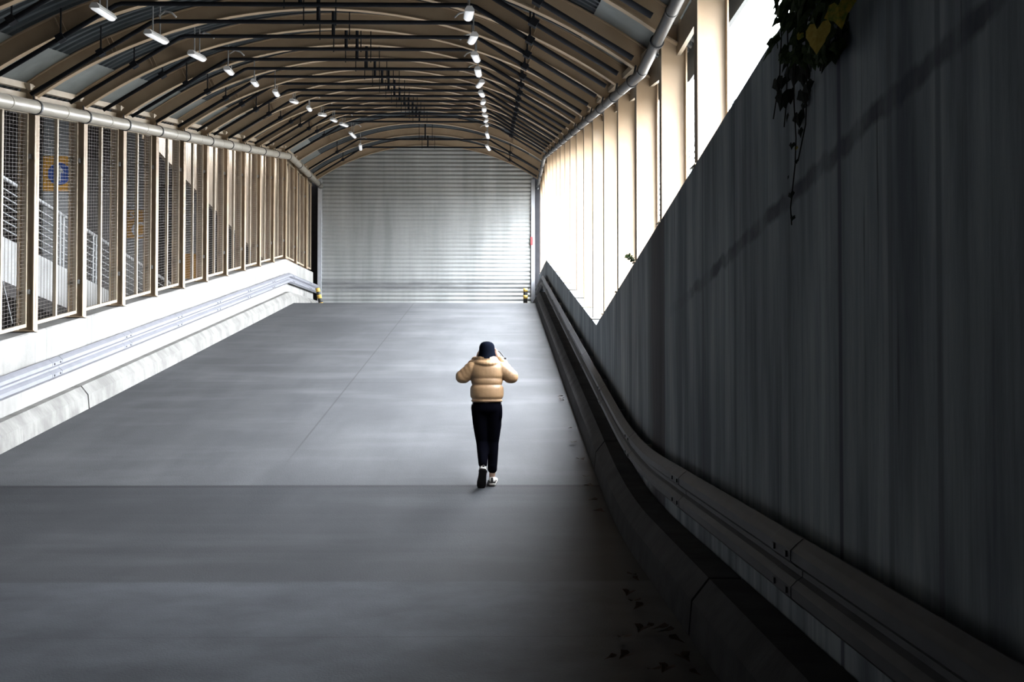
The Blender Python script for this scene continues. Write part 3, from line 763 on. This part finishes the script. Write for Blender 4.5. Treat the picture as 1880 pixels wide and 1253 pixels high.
mb.limb([al, al+Vector((-.010,.012,-.15))], [.034,.025], 12); mb.limb([ar-Vector((0,0,.02)), ar+Vector((0,.15,-.055))], [.036,.03], 12)
for v in range(len(mb.v)): mb.v[v] = (mb.v[v][0]+PX, mb.v[v][1]+PY, mb.v[v][2]+zf(PY))
def wput(mb):
    for v in range(len(mb.v)): mb.v[v] = (mb.v[v][0]+PX, mb.v[v][1]+PY, mb.v[v][2]+zf(PY))
    return mb
def premesh(name, mb, m, voxel, smooth=5, label=None):
    o = remesh(name, wput(mb), m, person, voxel, smooth); L = ORG[person.name]
    o.data.transform(Matrix.Translation((-L[0], -L[1], -L[2])))
    if label: o['label'] = label
    return o
for v in range(len(mb.v)): mb.v[v] = (mb.v[v][0]-PX, mb.v[v][1]-PY, mb.v[v][2]-zf(PY))
premesh('body', mb, M['skin'], .006, 3, 'skin at the hands and ankle')
# puffer jacket: stacked down baffles, raised sleeves, rolled hood collar
mb = MB()
mb.sup((0,.0,1.345), (.205,.145,.115), .62, .85, 32, 18)
mb.sup((0,.0,1.405), (.15,.12,.085), .8, .9, 32, 16)
mb.sup((0,.0,1.232), (.188,.140,.058), .6, .85, 32, 14)
mb.sup((0,.0,1.105), (.200,.150,.108), .55, .85, 32, 18)
mb.sup((0,.0,1.000), (.190,.140,.022), .7, .85, 32, 10)
for s in (-1, 1):
    sh, el, wr_ = Vector((s*.165,.0,1.375)), Vector((s*.285,.03,1.285)), Vector((s*.150+.012,.15,1.475))
    for k in range(4):
        f = k/3; c = sh+(el-sh)*f; mb.sup(c, (.088,.095,.088-.008*f), .85, .85, 20, 14)
    mb.sup(el, (.068,.085,.075), .9, .9, 20, 14)
    for k in range(1, 5):
        f = k/4; c = el+(wr_-el)*f; r = .078-.024*f; mb.sup(c, (r,r,r), .85, .85, 18, 12)
ring = [(.098*math.cos(a), .012+.088*math.sin(a), 1.475+.018*math.sin(a)*-1) for a in [2*math.pi*k/20 for k in range(21)]]
for p in ring[:-1]: mb.sup(p, (.040,.040,.046), 1, 1, 12, 8)
for k in range(13):                                                                         # folded hood across the back
    a = math.pi+math.pi*k/12; mb.sup((.118*math.cos(a), -.01+.105*math.sin(a), 1.452-.012*abs(math.sin(a))), (.042,.042,.036), 1, 1, 12, 8)
premesh('jacket', mb, M['jacket'], .0085, 3, 'tan puffer jacket')
part('zip_cord', wput(MB().tube([(-.165,-.07,.985),(-.17,-.08,.965),(-.165,-.085,.955)], .006, 6)), M['handrail'], person)
part('zip_cord', wput(MB().tube([(.168,-.07,.985),(.172,-.08,.965),(.168,-.085,.955)], .006, 6)), M['handrail'], person)
mb = MB()
mb.sup((.005,0,.93), (.170,.125,.10), .7, .85, 28, 14)
mb.limb([hipl, Vector((-.075,.03,.70)), kl+Vector((0,0,.0)), Vector((-.05,-.04,.38)), al+Vector((0,.015,.0))], [.104,.090,.071,.064,.054], 18)
mb.limb([hipr, Vector((.085,.03,.70)), kr, Vector((.070,.02,.33)), ar+Vector((.003,0,.09))], [.104,.088,.069,.062,.056], 18)
mb.tube([ar+Vector((.003,0,.14)), ar+Vector((.003,0,.075))], [.057,.058], 18)
mb.sup((.165,-.02,.86), (.02,.05,.09), .8, .8, 14, 10)
premesh('trousers', mb, M['trouser'], .009, 7, 'black cropped trousers')
# cap over dark hair
mb = MB(); n = 28; vs = []
HP = [(1.502,.108),(1.525,.102),(1.555,.096),(1.585,.0945),(1.615,.0935),(1.645,.090),(1.668,.082),(1.685,.069),(1.697,.050),(1.703,.028)]
for z, r in HP:
    for i in range(n):
        a = 2*math.pi*i/n; vs.append((r*math.cos(a), .008+r*1.14*math.sin(a), z+(.075*max(0, math.sin(a))**.5 if z < 1.56 else 0)))
m = len(HP); vs.append((0,.008,1.706)); fs = [((m-1)*n+i, (m-1)*n+(i+1)%n, m*n) for i in range(n)]
for k in range(m-1):
    for i in range(n): fs.append((k*n+i, k*n+(i+1)%n, (k+1)*n+(i+1)%n, (k+1)*n+i))
cp = part('cap', wput(mb.add(vs, fs)), M['cap'], person, True, 'black cap')
mb = MB(); vs = []; N = 12
for j in (0, 1):
    for i in range(N+1):
        a = math.pi*i/N; vs += [(.09*math.cos(a), .03+.095*math.sin(a), 1.615+.006*j), (.088*math.cos(a), .03+.165*math.sin(a), 1.60+.006*j-.012*abs(math.cos(a)))]
fs = []
for j in (0, 1):
    o_ = j*2*(N+1)
    for i in range(N): fs.append((o_+2*i, o_+2*i+1, o_+2*i+3, o_+2*i+2))
for i in range(N): fs.append((2*i+1, 2*(N+1)+2*i+1, 2*(N+1)+2*i+3, 2*i+3))
part('brim', wput(mb.add(vs, fs)), M['cap'], cp)
mb = MB(); mb.sup((0,-.008,1.555), (.084,.084,.092), .9, .95, 24, 14); part('hair', wput(mb), M['hair'], person, True, 'short black hair')
for s in (-1, 1): part('eye', wput(MB().sup((s*.032,.105,1.592), (.013,.010,.009), 1, 1, 12, 8)), M['eye'], person, True)
# sneakers
def shoe(heel, fwd, up, label):
    f = Vector(fwd).normalized(); u = Vector(up); u = (u-f*u.dot(f)).normalized(); r = f.cross(u); h0 = Vector(heel)
    prof = [(0,.026,.075),(.015,.036,.098),(.05,.040,.105),(.09,.040,.098),(.13,.043,.080),(.18,.048,.060),(.23,.045,.048),(.26,.030,.036),(.272,.010,.024)]
    def ring(t_, w_, a, b, n=16, e=.7):
        out = []
        for i in range(n):
            th = 2*math.pi*i/n; cx = math.copysign(abs(math.cos(th))**e, math.cos(th)); cz = math.copysign(abs(math.sin(th))**e, math.sin(th))
            out.append(h0+f*t_+r*cx*w_+u*((a+b)/2+cz*(b-a)/2))
        return out
    def loft(sec, n=16):
        vs = [p for s_ in sec for p in s_]; fs = []
        for k in range(len(sec)-1):
            for i in range(n): j = (i+1) % n; fs.append((k*n+i, k*n+j, (k+1)*n+j, (k+1)*n+i))
        return vs, fs+[tuple(range(n-1,-1,-1)), tuple((len(sec)-1)*n+i for i in range(n))]
    up_ = part('shoe', wput(MB().add(*loft([ring(t_, w_, .022, hh) for t_, w_, hh in prof]))), M['shoe'], person, True, label)
    mid = [(t_-.004 if k == 0 else t_+.003, w_+.006) for k, (t_, w_, hh) in enumerate(prof)]
    part('midsole', wput(MB().add(*loft([ring(t_, w_, .008, .038, 16, .5) for t_, w_ in mid]))), M['shoe'], up_, True)
    part('outsole', wput(MB().add(*loft([ring(t_, w_+.001, 0, .010, 16, .5) for t_, w_ in mid]))), M['sole'], up_, True, 'dark rubber outsole')
    a = h0+f*.02+u*.052; part('heel_strap', wput(MB().tube([a+r*.046+f*.05, a+r*.036-f*.012, a-f*.022, a-r*.036-f*.012, a-r*.046+f*.05], .007, 6)), M['sole'], up_)
    part('heel_tab', wput(MB().obox(h0+u*.085-f*.002, f*.008, r*.012, u*.022)), M['sole'], up_)
shoe((.062,-.055,.0-.055*SL), (0.06,1,SL), (0,-SL,1), 'cream sneaker flat on the ground')
shoe((-.040,-.235,.215), (-.11,.42,-.92), (.05,.92,.42), 'cream sneaker lifted with the sole showing')
# camera held up to the face
cm = thing('camera', (PX+.02, PY+.215, zf(PY)+1.56), 'black camera held up to the face by the walker', 'camera')
cb = MB().sup((.02,.205,1.575), (.072,.026,.046), .35, .35, 24, 12); part('camera_body', wput(cb), M['blk'], cm, True)
part('lens', wput(MB().tube([(.02,.22,1.572),(.02,.265,1.572),(.02,.275,1.572)], [.034,.034,.030], 18)), M['blk'], cm, True)
part('viewfinder_hump', wput(MB().sup((.02,.205,1.625), (.026,.024,.018), .5, .5, 16, 10)), M['blk'], cm, True)
part('shoulder_strap', wput(MB().tube([(.094,.20,1.60),(.15,.19,1.585),(.185,.17,1.545),(.20,.14,1.515)], .006, 6)), M['blk'], cm, True)
part('strap_end', wput(MB().obox((.212,.13,1.502), (.018,0,0), (0,.01,0), (0,0,.009))), M['blk'], cm)
